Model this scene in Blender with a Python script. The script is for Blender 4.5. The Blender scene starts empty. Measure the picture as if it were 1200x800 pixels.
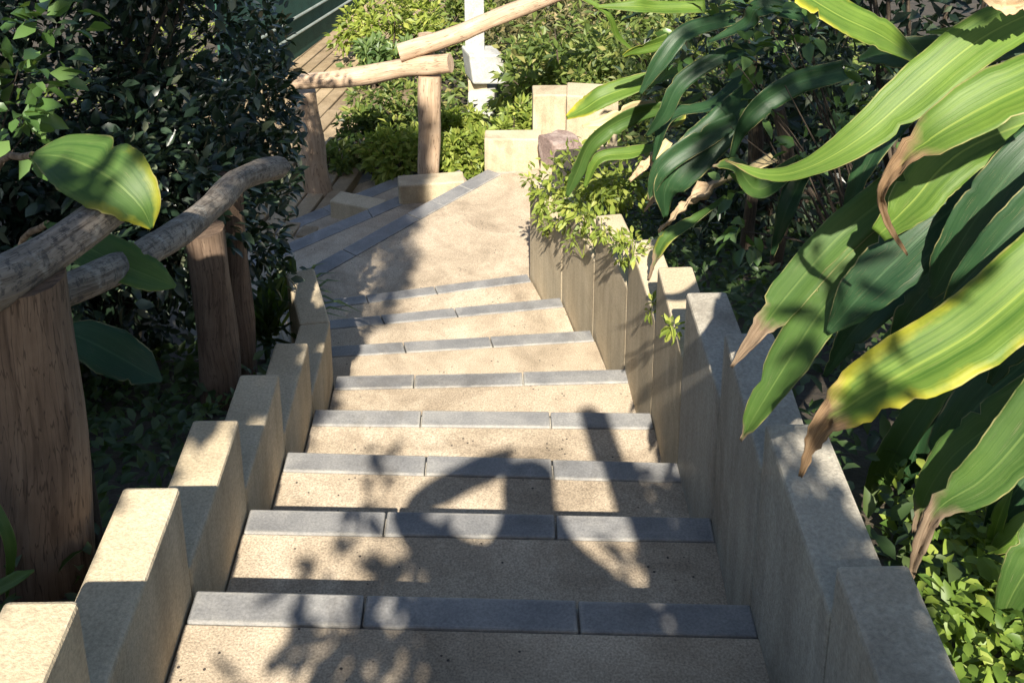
import bpy, math, random
from mathutils import Vector, Matrix, noise
R = random.Random(7)
sc = bpy.context.scene
COL = sc.collection

# ------------------------------------------------------------------ camera (calibrated from the stair treads)
S_ = .22/.19
PITCH, YAW, ROLL, F = math.radians(18.19), math.radians(.7086), math.radians(.1727), 1311.
C = Vector((.0597*S_, 0, 1.70636*S_))
def _rot():
    c, s = math.cos(YAW), math.sin(YAW); A = Matrix(((c,-s,0),(s,c,0),(0,0,1)))
    c, s = math.cos(PITCH), math.sin(PITCH); B = Matrix(((1,0,0),(0,s,c),(0,c,-s)))
    c, s = math.cos(ROLL), math.sin(ROLL); D = Matrix(((c,-s,0),(s,c,0),(0,0,1)))
    return D @ B @ A
RM = _rot()
def ray(u, v): return RM.transposed() @ Vector(((u-600)/F, -v/F, 1))
def aty(u, v, y):
    r = ray(u, v); return C + r*(y/r.y)
def atz(u, v, z):
    r = ray(u, v); return C + r*((z-C.z)/r.z)
def pxm(P): return (RM @ (Vector(P)-C)).z / F      # metres per photo pixel at P
cd = bpy.data.cameras.new('camera'); cam = bpy.data.objects.new('camera', cd); COL.objects.link(cam)
cd.sensor_width = 36; cd.lens = 36*F/1200; cd.shift_y = -400/1200; cd.clip_start = .02; cd.clip_end = 400
m4 = Matrix((RM[0], RM[1], -RM[2])).transposed().to_4x4(); m4.translation = C
cam.matrix_world = m4; sc.camera = cam

# ------------------------------------------------------------------ light
SUN = Vector((-.012, -.756, .654)).normalized()       # towards the sun
w = bpy.data.worlds.new('World'); sc.world = w; w.use_nodes = True
nt = w.node_tree; bg = nt.nodes['Background']; sky = nt.nodes.new('ShaderNodeTexSky')
sky.sky_type = 'NISHITA'; sky.sun_disc = False; sky.sun_elevation = math.asin(SUN.z); sky.sun_rotation = math.pi
nt.links.new(sky.outputs[0], bg.inputs[0]); bg.inputs[1].default_value = .068
ld = bpy.data.lights.new('sun', 'SUN'); ld.energy = 5; ld.angle = math.radians(.5); ld.color = (1, .925, .80)
lo = bpy.data.objects.new('sun', ld); COL.objects.link(lo)
lo.rotation_euler = (-SUN).to_track_quat('-Z', 'Y').to_euler()
sc.view_settings.view_transform = 'Standard'; sc.view_settings.look = 'None'; sc.view_settings.gamma = 1
sc.view_settings.exposure = 1.25

# ------------------------------------------------------------------ materials
def newmat(name):
    m = bpy.data.materials.new(name); m.use_nodes = True
    return m, m.node_tree, m.node_tree.nodes['Principled BSDF']
def N(nt, t, **kw):
    n = nt.nodes.new(t)
    for k, v in kw.items(): setattr(n, k, v)
    return n
def ramp(nt, fac, stops):
    r = N(nt, 'ShaderNodeValToRGB'); e = r.color_ramp.elements
    while len(e) < len(stops): e.new(.5)
    for i, (p, c) in enumerate(stops): e[i].position = p; e[i].color = (*c, 1) if len(c) == 3 else c
    nt.links.new(fac, r.inputs[0]); return r.outputs[0]
def mix(nt, fac, a, b, mode='MIX'):
    n = N(nt, 'ShaderNodeMix', data_type='RGBA', blend_type=mode)
    for k, x in ((0, fac), (6, a), (7, b)):
        if hasattr(x, 'is_linked'): nt.links.new(x, n.inputs[k])
        else: n.inputs[k].default_value = x if k == 0 else (*x, 1)
    return n.outputs[2]
def math_(nt, op, a, b=None, c=None):
    n = N(nt, 'ShaderNodeMath', operation=op)
    for k, x in enumerate((a, b, c)):
        if x is None: continue
        if hasattr(x, 'is_linked'): nt.links.new(x, n.inputs[k])
        else: n.inputs[k].default_value = x
    return n.outputs[0]
def noise_(nt, vec, scale, detail=4, rough=.6, dist=0):
    n = N(nt, 'ShaderNodeTexNoise'); n.inputs['Scale'].default_value = scale
    n.inputs['Detail'].default_value = detail; n.inputs['Roughness'].default_value = rough; n.inputs['Distortion'].default_value = dist
    nt.links.new(vec, n.inputs['Vector']); return n.outputs['Fac']
def pos(nt, scale=(1, 1, 1)):
    g = N(nt, 'ShaderNodeNewGeometry'); mp = N(nt, 'ShaderNodeMapping'); mp.inputs['Scale'].default_value = scale
    nt.links.new(g.outputs['Position'], mp.inputs['Vector']); return mp.outputs[0]
def bump(nt, b, h, st, d=.01):
    n = N(nt, 'ShaderNodeBump'); n.inputs['Strength'].default_value = st; n.inputs['Distance'].default_value = d
    nt.links.new(h, n.inputs['Height']); nt.links.new(n.outputs[0], b.inputs['Normal'])

def stone(name, cols, big=4, fine=90, speck=None, streak=False, rough=.85, bs=.5, fc=(.76,1.16), island=False, edge_wear_light=False):
    m, nt, b = newmat(name); p = pos(nt)
    c = ramp(nt, noise_(nt, p, big, 6, .65, .4), [(.28, cols[0]), (.5, cols[1]), (.72, cols[2])])
    f = noise_(nt, p, fine, 3, .7)
    c = mix(nt, 1, c, ramp(nt, f, [(.32, (fc[0],)*3), (.68, (fc[1],)*3)]), 'MULTIPLY')
    if streak:
        s = noise_(nt, pos(nt, (9, 9, .6)), 1.2, 5, .65)
        gn = N(nt, 'ShaderNodeNewGeometry'); sn = N(nt, 'ShaderNodeSeparateXYZ'); nt.links.new(gn.outputs['True Normal'], sn.inputs[0])
        side = math_(nt, 'LESS_THAN', math_(nt, 'ABSOLUTE', sn.outputs[2]), .5)
        c = mix(nt, math_(nt, 'MULTIPLY', side, .42), c, ramp(nt, s, [(.35, (.55,.52,.48)), (.6, (1.1,1.1,1.1))]), 'MULTIPLY')
    c = mix(nt, .8, c, ramp(nt, noise_(nt, p, 1.7, 6, .68, .8), [(.36, (.66,.64,.62)), (.47, (1,1,1)), (.62, (1,1,1)), (.72, (1.12,1.1,1.06))]), 'MULTIPLY')
    if edge_wear_light:  # pale worn edges; skylight on block rims also painted into the colour
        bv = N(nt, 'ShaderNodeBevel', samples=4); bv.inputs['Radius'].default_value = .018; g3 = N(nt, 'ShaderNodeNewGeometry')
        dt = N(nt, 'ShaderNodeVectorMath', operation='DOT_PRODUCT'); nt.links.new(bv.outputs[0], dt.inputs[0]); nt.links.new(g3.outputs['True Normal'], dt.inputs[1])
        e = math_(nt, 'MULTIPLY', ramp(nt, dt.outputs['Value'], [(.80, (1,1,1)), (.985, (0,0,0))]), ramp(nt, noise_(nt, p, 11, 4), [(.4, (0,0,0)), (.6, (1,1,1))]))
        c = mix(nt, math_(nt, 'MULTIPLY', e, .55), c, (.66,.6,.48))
    if island:
        c = mix(nt, 1, c, ramp(nt, N(nt, 'ShaderNodeNewGeometry').outputs['Random Per Island'], [(0, (.6,.58,.55)), (1, (1.12,1.1,1.06))]), 'MULTIPLY')
    if speck:
        v = N(nt, 'ShaderNodeTexVoronoi'); v.inputs['Scale'].default_value = speck; nt.links.new(p, v.inputs['Vector'])
        k = math_(nt, 'MULTIPLY', math_(nt, 'LESS_THAN', v.outputs['Distance'], .17), math_(nt, 'GREATER_THAN', noise_(nt, p, 9, 3), .6))
        c = mix(nt, k, c, (.045, .036, .03))
    nt.links.new(c, b.inputs['Base Color']); b.inputs['Roughness'].default_value = rough
    bump(nt, b, math_(nt, 'ADD', f, noise_(nt, p, big*5, 5)), bs, .006)
    return m
M_tread = stone('sandstone_tread', ((.27,.215,.15), (.42,.34,.245), (.55,.46,.345)), 3.2, 190, speck=48, bs=.4, fc=(.56,1.3))
M_tile = stone('slate_nosing', ((.145,.146,.147), (.205,.203,.2), (.30,.292,.275)), 5, 160, rough=.65, bs=.25, edge_wear_light=True)
M_grout = stone('pale_mortar', ((.33,.3,.25), (.41,.38,.32), (.48,.45,.38)), 12, 130)
M_wall = stone('rendered_wall', ((.40,.325,.215), (.48,.395,.265), (.56,.47,.33)), 3, 140, streak=True, bs=.4, edge_wear_light=True)
M_wallgrey = stone('grey_wall', ((.28,.25,.20), (.36,.33,.27), (.44,.41,.34)), 4, 120, streak=True, bs=.5, edge_wear_light=True)  # greyer, darker wall tone on the nearer right blocks
M_rock = stone('pink_rock', ((.17,.115,.10), (.25,.18,.155), (.42,.34,.30)), 9, 70, bs=1)
M_soil = stone('soil', ((.03,.024,.017), (.055,.043,.03), (.10,.08,.05)), 5, 50, bs=1)
M_deck = stone('sandy_boards', ((.26,.19,.115), (.38,.29,.18), (.47,.37,.25)), 3, 60, bs=.6, island=True)
M_white = stone('white_paint', ((.36,.36,.33), (.46,.46,.43), (.54,.54,.51)), 6, 80, bs=.2, rough=.6)
M_green = stone('green_mesh_cloth', ((.012,.055,.04), (.018,.075,.055), (.025,.09,.065)), 6, 140, bs=.3)
M_steel = stone('dull_rail', ((.2,.24,.21), (.27,.31,.28), (.33,.36,.33)), 6, 80, bs=.1, rough=.5)

def wood(name, cols, sc_=(9, 9, 9), bs=.7, dk=.8, lichen=False):
    m, nt, b = newmat(name); tc = N(nt, 'ShaderNodeTexCoord'); mp = N(nt, 'ShaderNodeMapping')
    mp.inputs['Scale'].default_value = sc_; nt.links.new(tc.outputs['UV'], mp.inputs[0]); p = mp.outputs[0]
    f = noise_(nt, p, 1, 7, .7, .6); g = noise_(nt, pos(nt), 7, 4)
    c = ramp(nt, math_(nt, 'ADD', math_(nt, 'MULTIPLY', f, .65), math_(nt, 'MULTIPLY', g, .35)), [(.3, cols[0]), (.5, cols[1]), (.68, cols[2])])
    k = ramp(nt, noise_(nt, p, 2.2, 4, .5), [(.34, (.45,.4,.36)), (.5, (1,1,1))])
    c = mix(nt, dk, c, k, 'MULTIPLY')
    if lichen:
        c = mix(nt, ramp(nt, noise_(nt, pos(nt), 46, 5, .7), [(.52, (0,0,0)), (.6, (.8,.8,.8))]), c, (.06,.055,.05))
        c = mix(nt, ramp(nt, noise_(nt, pos(nt), 17, 4, .6), [(.56, (0,0,0)), (.68, (.6,.6,.6))]), c, (.4,.38,.33))
    cr = noise_(nt, p, 3.5, 2, .4); crk = ramp(nt, math_(nt, 'ABSOLUTE', math_(nt, 'SUBTRACT', cr, .5)), [(.004, (.25,.22,.2)), (.02, (1,1,1))]); c = mix(nt, .75, c, crk, 'MULTIPLY')
    nt.links.new(c, b.inputs['Base Color']); b.inputs['Roughness'].default_value = .85; bump(nt, b, f, bs, .012); return m
M_post = wood('post_wood', ((.085,.053,.034), (.15,.10,.066), (.23,.162,.112)), (14, 2.2, 1))
M_rail = wood('driftwood', ((.12,.10,.08), (.235,.20,.16), (.36,.31,.25)), (10, 3, 1), lichen=True)
M_pale = wood('sunbleached_wood', ((.3,.2,.12), (.46,.33,.22), (.6,.47,.34)), (7, 1.2, 1), .5, .35)
M_bark = wood('bark', ((.05,.035,.025), (.1,.075,.05), (.16,.12,.085)), (10, 3, 1), 1)

def leafmat(name, stops, rough=.4, trans=.25, tcol=(.25,.4,.04), spec=.5):
    m, nt, b = newmat(name); g = N(nt, 'ShaderNodeNewGeometry')
    c = ramp(nt, g.outputs['Random Per Island'], stops)
    c = mix(nt, .5, c, ramp(nt, noise_(nt, pos(nt), 3, 3), [(.3,(.55,.6,.55)), (.7,(1.3,1.25,1.2))]), 'MULTIPLY')
    nt.links.new(c, b.inputs['Base Color']); b.inputs['Roughness'].default_value = rough; b.inputs['Specular IOR Level'].default_value = spec
    t = N(nt, 'ShaderNodeBsdfTranslucent'); t.inputs[0].default_value = (*tcol, 1)
    x = N(nt, 'ShaderNodeMixShader'); x.inputs[0].default_value = trans
    nt.links.new(b.outputs[0], x.inputs[1]); nt.links.new(t.outputs[0], x.inputs[2])
    nt.links.new(x.outputs[0], nt.nodes['Material Output'].inputs[0]); return m
L_dark = leafmat('dark_bush_leaf', [(0,(.010,.020,.012)), (.5,(.02,.038,.022)), (.88,(.036,.062,.034)), (1,(.2,.22,.14))], .3, .12, (.08,.15,.04))  # palest stop paints sunlit glints into the colour of a few leaves
L_round = leafmat('round_leaf', [(0,(.035,.075,.02)), (.6,(.065,.13,.035)), (1,(.12,.2,.06))], .35, .2)
L_bright = leafmat('sunny_leaf', [(0,(.11,.16,.025)), (.5,(.20,.26,.04)), (1,(.34,.36,.08))], .55, .3, (.4,.5,.06))
L_mid = leafmat('hedge_leaf', [(0,(.05,.085,.02)), (.45,(.115,.165,.035)), (.85,(.20,.235,.055)), (1,(.32,.28,.11))], .55, .28, (.3,.4,.06))
L_brown = leafmat('dry_scrub_leaf', [(0,(.05,.045,.02)), (.5,(.1,.1,.04)), (1,(.24,.19,.09))], .6, .15)
L_blue = leafmat('cool_leaf', [(0,(.05,.10,.03)), (1,(.14,.2,.06))], .5, .2)
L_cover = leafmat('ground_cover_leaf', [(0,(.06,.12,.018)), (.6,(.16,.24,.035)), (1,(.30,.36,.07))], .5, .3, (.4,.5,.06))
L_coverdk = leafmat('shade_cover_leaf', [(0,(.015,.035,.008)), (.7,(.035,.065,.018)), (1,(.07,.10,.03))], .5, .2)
L_tree = leafmat('tree_leaf', [(0,(.03,.06,.015)), (1,(.08,.13,.03))], .5, .1)

def strapmat(name, g1, g2, yel, brn1, brn2, trans=.22, tcol=(.35,.5,.03), rough=.5):
    m, nt, b = newmat(name)
    uv = N(nt, 'ShaderNodeTexCoord'); sp = N(nt, 'ShaderNodeSeparateXYZ'); nt.links.new(uv.outputs['UV'], sp.inputs[0])
    U, V = sp.outputs[0], sp.outputs[1]
    a = N(nt, 'ShaderNodeAttribute', attribute_name='dry').outputs['Fac']; y = N(nt, 'ShaderNodeAttribute', attribute_name='yel').outputs['Fac']
    mp = N(nt, 'ShaderNodeMapping'); mp.inputs['Scale'].default_value = (1.0, 30, 1); nt.links.new(uv.outputs['UV'], mp.inputs[0])
    vein = N(nt, 'ShaderNodeVectorMath', operation='ADD'); nt.links.new(mp.outputs[0], vein.inputs[0])
    oi = N(nt, 'ShaderNodeObjectInfo'); nt.links.new(math_(nt, 'MULTIPLY', oi.outputs['Random'], 50), vein.inputs[1])
    st = noise_(nt, vein.outputs[0], 1.6, 4, .6)
    pn = noise_(nt, pos(nt), 14, 4, .6)
    mp2 = N(nt, 'ShaderNodeMapping'); mp2.inputs['Scale'].default_value = (.35, .32, 1); nt.links.new(vein.outputs[0], mp2.inputs[0])
    st = math_(nt, 'ADD', math_(nt, 'MULTIPLY', st, .5), math_(nt, 'MULTIPLY', noise_(nt, mp2.outputs[0], 1.6, 2, .5), .5))
    c = ramp(nt, st, [(.30, g1), (.5, tuple((a+b)/2 for a, b in zip(g1, g2))), (.70, g2)])
    c = mix(nt, .7, c, ramp(nt, noise_(nt, pos(nt), 5, 5, .6), [(.3, (.55,.62,.6)), (.7, (1.35,1.25,1.1))]), 'MULTIPLY')
    edge = math_(nt, 'ABSOLUTE', math_(nt, 'SUBTRACT', V, .5))
    mid = math_(nt, 'LESS_THAN', edge, .018); c = mix(nt, math_(nt, 'MULTIPLY', mid, .6), c, (g2[0]*1.7, g2[1]*1.4, g2[2]*1.5))
    # yellowing runs in from margins and tip
    q = math_(nt, 'ADD', math_(nt, 'MULTIPLY', edge, 1.0), math_(nt, 'MULTIPLY', math_(nt, 'SUBTRACT', U, .55), .55))
    q = math_(nt, 'ADD', q, math_(nt, 'MULTIPLY', math_(nt, 'SUBTRACT', pn, .5), .5))
    q = math_(nt, 'ADD', q, math_(nt, 'SUBTRACT', y, .5))
    c = mix(nt, ramp(nt, q, [(.34, (0,0,0)), (.66, (1,1,1))]), c, yel)
    thin = math_(nt, 'GREATER_THAN', edge, .478); c = mix(nt, math_(nt, 'MULTIPLY', thin, ramp(nt, pn, [(.42, (0,0,0)), (.6, (.6,.6,.6))])), c, (.42,.36,.16)); b.inputs['Specular IOR Level'].default_value = .32
    spots = ramp(nt, noise_(nt, vein.outputs[0], 7, 3, .5), [(.66, (0,0,0)), (.72, (1,1,1))]); c = mix(nt, math_(nt, 'MULTIPLY', spots, .5), c, brn2)
    d = math_(nt, 'ADD', math_(nt, 'SUBTRACT', U, a), math_(nt, 'MULTIPLY', math_(nt, 'SUBTRACT', pn, .5), .22))
    d = math_(nt, 'ADD', d, math_(nt, 'MULTIPLY', math_(nt, 'SUBTRACT', edge, .25), .16))
    dk = ramp(nt, d, [(.0, (0,0,0)), (.09, (1,1,1))])
    c = mix(nt, dk, c, ramp(nt, noise_(nt, vein.outputs[0], 2.5, 5, .7), [(.3, brn1), (.65, brn2)]))
    nt.links.new(c, b.inputs['Base Color']); nt.links.new(math_(nt, 'ADD', math_(nt, 'MULTIPLY', dk, .45), rough), b.inputs['Roughness'])
    t = N(nt, 'ShaderNodeBsdfTranslucent'); nt.links.new(mix(nt, dk, tcol, (.2,.12,.05)), t.inputs[0])
    bump(nt, b, st, .35, .004)
    x = N(nt, 'ShaderNodeMixShader'); x.inputs[0].default_value = trans
    nt.links.new(b.outputs[0], x.inputs[1]); nt.links.new(t.outputs[0], x.inputs[2])
    nt.links.new(x.outputs[0], nt.nodes['Material Output'].inputs[0]); return m
SM_lime = strapmat('striped_lime_leaf', (.042,.105,.013), (.15,.235,.04), (.48,.42,.03), (.10,.05,.025), (.40,.27,.15))
SM_dark = strapmat('deep_green_leaf', (.014,.045,.018), (.03,.075,.03), (.26,.27,.02), (.15,.08,.04), (.45,.33,.2), .12, (.15,.3,.02), .45)
SM_mid = strapmat('mid_green_leaf', (.035,.085,.018), (.08,.145,.035), (.36,.34,.03), (.09,.05,.028), (.37,.28,.19))
SM_dry = strapmat('dry_leaf', (.3,.24,.12), (.5,.42,.26), (.5,.42,.2), (.3,.18,.09), (.6,.47,.3), .1)

# ------------------------------------------------------------------ object helpers
def tag(o, label=None, cat=None, group=None, kind=None):
    for k, v in (('label', label), ('category', cat), ('group', group), ('kind', kind)):
        if v: o[k] = v
    return o
def empty(name, loc, label, cat, group=None):
    o = bpy.data.objects.new(name, None); COL.objects.link(o); o.location = loc; o.empty_display_size = .1
    bpy.context.view_layer.update() if False else None
    return tag(o, label, cat, group)
class MB:
    def __init__(s): s.v, s.f, s.uv, s.smooth = [], [], [], []
    def add(s, vs, fs, uvs=None, smooth=False):
        o = len(s.v); s.v += [tuple(p) for p in vs]
        for i, f in enumerate(fs):
            s.f.append(tuple(o+k for k in f)); s.smooth.append(smooth)
            s.uv.append([uvs[k] for k in f] if uvs else [(0, 0)]*len(f))
    def prism(s, poly, z0, z1):
        n = len(poly); a = sum(poly[i][0]*poly[(i+1) % n][1]-poly[(i+1) % n][0]*poly[i][1] for i in range(n))
        if a < 0: poly = poly[::-1]
        vs = [(x, y, z0) for x, y, *_ in poly]+[(x, y, z1) for x, y, *_ in poly]
        s.add(vs, [tuple(range(n))[::-1], tuple(range(n, 2*n))]+[(i, (i+1) % n, n+(i+1) % n, n+i) for i in range(n)])
    def tube(s, pts, rad, seg=12, wob=0., cap=True, seed=0, lump=2.2):
        pts = [Vector(p) for p in pts]; n = len(pts); rings = []; L = 0
        up = Vector((.31, .2, .93))
        vs, uvs, fs = [], [], []
        for i, p in enumerate(pts):
            t = (pts[min(i+1, n-1)]-pts[max(i-1, 0)]).normalized()
            a = t.cross(up).normalized() if abs(t.dot(up)) < .98 else t.cross(Vector((1, 0, 0))).normalized(); b = t.cross(a)
            r = rad[i] if hasattr(rad, '__len__') else rad
            if i: L += (p-pts[i-1]).length
            for k in range(seg+1):
                th = 2*math.pi*(k % seg)/seg
                rr = r*(1+wob*noise.noise(Vector((math.cos(th)*1.3+seed*7.1, math.sin(th)*1.3, L*lump+seed))))
                vs.append(p+a*(rr*math.cos(th))+b*(rr*math.sin(th))); uvs.append((k/seg, L))
        q = seg+1
        for i in range(n-1):
            for k in range(seg): fs.append((i*q+k, i*q+k+1, (i+1)*q+k+1, (i+1)*q+k))
        s.add(vs, fs, uvs, True)
        if cap:
            for i, rev in ((0, False), (n-1, True)):
                ring = [vs[i*q+k] for k in range(seg)]; uu = [(.3*math.cos(6.28*k/seg), .3*math.sin(6.28*k/seg)) for k in range(seg)]
                s.add(ring, [tuple(range(seg))[::-1] if rev is False else tuple(range(seg))], uu)
    def build(s, name, mat, parent=None, bevel=0, attrs=None, weld=False):
        me = bpy.data.meshes.new(name); me.from_pydata(s.v, [], s.f)
        ul = me.uv_layers.new(name='UVMap').data
        flat = [c for f in s.uv for p in f for c in p]
        ul.foreach_set('uv', flat); me.polygons.foreach_set('use_smooth', s.smooth)
        for k, val in (attrs or {}).items():
            at = me.attributes.new(k, 'FLOAT', 'POINT'); at.data.foreach_set('value', [val]*len(s.v))
        me.materials.append(mat); me.update()
        o = bpy.data.objects.new(name, me); COL.objects.link(o)
        if parent:
            o.parent = parent; o.matrix_parent_inverse = Matrix.Translation(parent_loc(parent)).inverted()
        if bevel:
            b = o.modifiers.new('bevel', 'BEVEL'); b.width = bevel; b.segments = 2; b.limit_method = 'ANGLE'; b.angle_limit = .6
        return o
def parent_loc(p):
    l = Vector(p.location)
    while p.parent: p = p.parent; l = l
    return l
def spline(pts, n):
    pts = [Vector(p) for p in pts]; P = [2*pts[0]-pts[1]]+pts+[2*pts[-1]-pts[-2]]; out = []
    segs = len(pts)-1
    for i in range(n+1):
        x = i/n*segs; k = min(int(x), segs-1); t = x-k; a, b, c, d = P[k:k+4]
        out.append(.5*((2*b)+(c-a)*t+(2*a-5*b+4*c-d)*t*t+(3*b-a-3*c+d)*t**3))
    return out
def lerp_list(xs, t):
    x = t*(len(xs)-1); k = min(int(x), len(xs)-2); return xs[k]+(xs[k+1]-xs[k])*(x-k)

# oval leaves, each a small folded blade
def add_leaf(mb, p, d, nrm, L, W, fold=.25, simple=False, curl=.15):
    d = d.normalized(); s = d.cross(nrm)
    if s.length < 1e-4: s = d.orthogonal()
    s.normalize(); n = s.cross(d)
    if simple:
        t = p+d*L-n*(curl*L); m = p+d*(L*.45)
        mb.add([p, m+s*(W*.5)+n*(fold*W*.5), t, m-s*(W*.5)+n*(fold*W*.5)], [(0, 1, 2), (0, 2, 3)], smooth=False); return
    c1 = p+d*(L*.33); c2 = p+d*(L*.7)-n*(curl*L*.35); t = p+d*L-n*(curl*L)
    f = fold*W*.5
    mb.add([p, c1+s*(W*.46)+n*f, c2+s*(W*.36)+n*f, t, c2-s*(W*.36)+n*f, c1-s*(W*.46)+n*f, c1, c2],
           [(0, 1, 6), (1, 2, 7, 6), (2, 3, 7), (0, 6, 5), (6, 7, 4, 5), (7, 3, 4)], smooth=True)
def rnd_dir(r=R):
    while True:
        v = Vector((r.uniform(-1, 1), r.uniform(-1, 1), r.uniform(-1, 1)))
        if .05 < v.length < 1: return v.normalized()
def cloud(mb, c, rad, n, L, W, simple=False, shell=.55, droop=.2, upright=.5, r=R, keep=None, clump=.35):
    """leaf clumps through an ellipsoid, leaves pointing out of each clump"""
    c = Vector(c); rad = Vector(rad) if hasattr(rad, '__len__') else Vector((rad,)*3)
    per = 14; k = max(1, n//per); cens = []
    for _ in range(k):
        d = rnd_dir(r); q = d*(r.uniform(shell, 1)**.6)
        q = Vector((q.x*rad.x, q.y*rad.y, q.z*rad.z))
        cc = c+q; cr = clump*min(rad)*r.uniform(.5, 1.1); cens.append(cc)
        ax = (d+Vector((0, 0, upright))).normalized()
        for _ in range(per):
            o = rnd_dir(r); p = cc+o*cr*r.uniform(.2, 1)
            if keep and not keep(p): continue
            dd = (o*.8+ax*.6+Vector((0, 0, -droop))).normalized()
            nn = (Vector((0, 0, 1))+rnd_dir(r)*.8+d*.3).normalized(); s = r.uniform(.6, 1.2)
            add_leaf(mb, p, dd, nn, L*s, W*s*r.uniform(.8, 1.1), r.uniform(.1, .5), simple, r.uniform(0, .3))
    return cens

# ------------------------------------------------------------------ stairs
H_ = .22
NOSE = [((-.60,.92),(.60,.92)), ((-.60,1.412),(.60,1.393)), ((-.60,1.918),(.60,1.863)), ((-.60,2.396),(.615,2.346)), ((-.60,2.872),(.61,2.805)),
        ((-.60,3.349),(.60,3.311)), ((-.60,3.831),(.58,3.856)), ((-.75,4.342),(.485,4.446)), ((-1.0,4.844),(.38,5.052)), ((-1.18,5.33),(.225,5.636))]
ZT = [.44, .22]+[-H_*i for i in range(8)]       # tread level that ends at each nosing
stairs = empty('stone_staircase', (0, 1.9, 0), 'sandstone stair flight with blue grey nosing tiles between two stepped walls', 'staircase')
def lerp2(a, b, t): return (a[0]+(b[0]-a[0])*t, a[1]+(b[1]-a[1])*t)
def make_step(back, front, z, depth, zbot, joints, nm='step'):
    """back/front: (left, right) edges; the nosing strip lies along the front edge"""
    (fl, fr), (bl, br) = front, back
    dl = math.dist(bl, fl); dr = math.dist(br, fr)
    il, ir = lerp2(fl, bl, depth/dl), lerp2(fr, br, depth/dr)
    b = MB(); b.prism([bl, br, fr, fl], zbot, z-.024); st = b.build(nm, M_grout, stairs)
    t = MB(); t.prism([bl, br, lerp2(ir, br, .003/dr), lerp2(il, bl, .003/dl)], z-.0235, z)
    t.build('tread', M_tread, st, .004)
    ed = [0]+joints+[1]; jit = [R.uniform(-.0015, .002) for _ in ed]
    for k in range(len(ed)-1):
        g = .0024; wdt = math.dist(fl, fr); a, e = ed[k]+g/wdt, ed[k+1]-g/wdt
        q = MB(); q.prism([lerp2(fl, fr, a), lerp2(fl, fr, e), lerp2(ir, il, 1-e), lerp2(ir, il, 1-a)], z-.0235, z+.002+jit[k])
        o = q.build('nosing_tile', M_tile, st, .005)
    return st
# upper landing the photographer stands on, then the flight
up = MB(); up.prism([(-.60,-3.), (.60,-3.), (.60,.8), (-.60,.8)], -.3, .44); up.build('upper_landing', M_tread, stairs, .004)
JO = [[.33,.67], [.32,.7], [.31,.69], [.30,.665], [.36,.68], [.32,.70], [.27,.64], [.3,.62], [.33,.6], [.35,.62]]
for i, fr in enumerate(NOSE):
    back = NOSE[i-1] if i else ((-.60,.8), (.60,.8))
    if i == 0: continue
    bl, br = back; back = (lerp2(bl, fr[0], -.05), lerp2(br, fr[1], -.05))
    back = (lerp2(bl, fr[0], .012), lerp2(br, fr[1], .012))
    make_step(back, fr, ZT[i], .082, ZT[i]-.55, JO[i])
make_step(((-.6,.805),(.6,.805)), NOSE[0], .44, .11, -.2, JO[0])
ZL = -8*H_
# lower landing
E0, E1, E2 = (-.02, 7.40), (-.563, 6.756), (-1.50, 5.62)
land = MB(); n8l, n8r = NOSE[-1]
n8l = lerp2(n8l, (n8l[0]-.1, n8l[1]+.6), .01); n8r = lerp2(n8r, (n8r[0], n8r[1]+.5), .012)
def off(p, d): return (p[0]+.765*d, p[1]-.644*d)          # into the landing from the diagonal edge
lm = MB(); lm.prism([n8l, n8r, (.36,7.42), E0, E1, E2], ZL-.6, ZL-.024); lst = lm.build('landing', M_grout, stairs)
lt = MB(); lt.prism([n8l, n8r, (.36,7.42), off(E0,.13), off(E1,.13), off(E2,.13)], ZL-.0235, ZL); lt.build('tread', M_tread, lst, .004)
for a, b in ((.0,.38), (.38,.72)):
    p, q = lerp2(E0, E1, a), lerp2(E0, E1, b); tl = MB(); tl.prism([p, off(p,.125), off(q,.125), q], ZL-.0235, ZL+.002); tl.build('nosing_tile', M_tile, lst, .005)
p, q = lerp2(E0, E1, .725), E1; tl = MB(); tl.prism([p, off(p,.125), off(q,.125), q], ZL-.0235, ZL+.003); tl.build('nosing_tile', M_tile, lst, .005)
for a, b in ((.005,.4), (.405,.75), (.755,1)):
    p, q = lerp2(E1, E2, a), lerp2(E1, E2, b); tl = MB(); tl.prism([p, off(p,.125), off(q,.125), q], ZL-.0235, ZL+.002); tl.build('nosing_tile', M_tile, lst, .005)
# steps turning down to the left beyond the landing
dn = Vector((-.69, .724))*.44
edge_b = [Vector((-.06,7.50)), Vector((-1.95,5.45))]
for k in range(1, 5):
    z = ZL-H_*k
    o0 = dn*(k-1)*1.0; o1 = dn*k*1.0
    if k == 1: bk = ((-.08,7.36),(-1.46,5.70)); 
    e = [(-.24, 7.83), (-1.95, 6.22)]
    shift = Vector((-.30, .32))*(k-1)*1.35
    frn = ((e[1][0]+shift.x, e[1][1]+shift.y), (e[0][0]+shift.x, e[0][1]+shift.y))
    if k == 1: bkk = ((-1.62, 5.60), (-.10, 7.40))
    make_step(bkk, frn, z, .13, z-.5, [.3, .62])
    bkk = (lerp2(frn[0], (frn[0][0]-.3, frn[0][1]+.32), .02), lerp2(frn[1], (frn[1][0]-.3, frn[1][1]+.32), .02))

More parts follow.
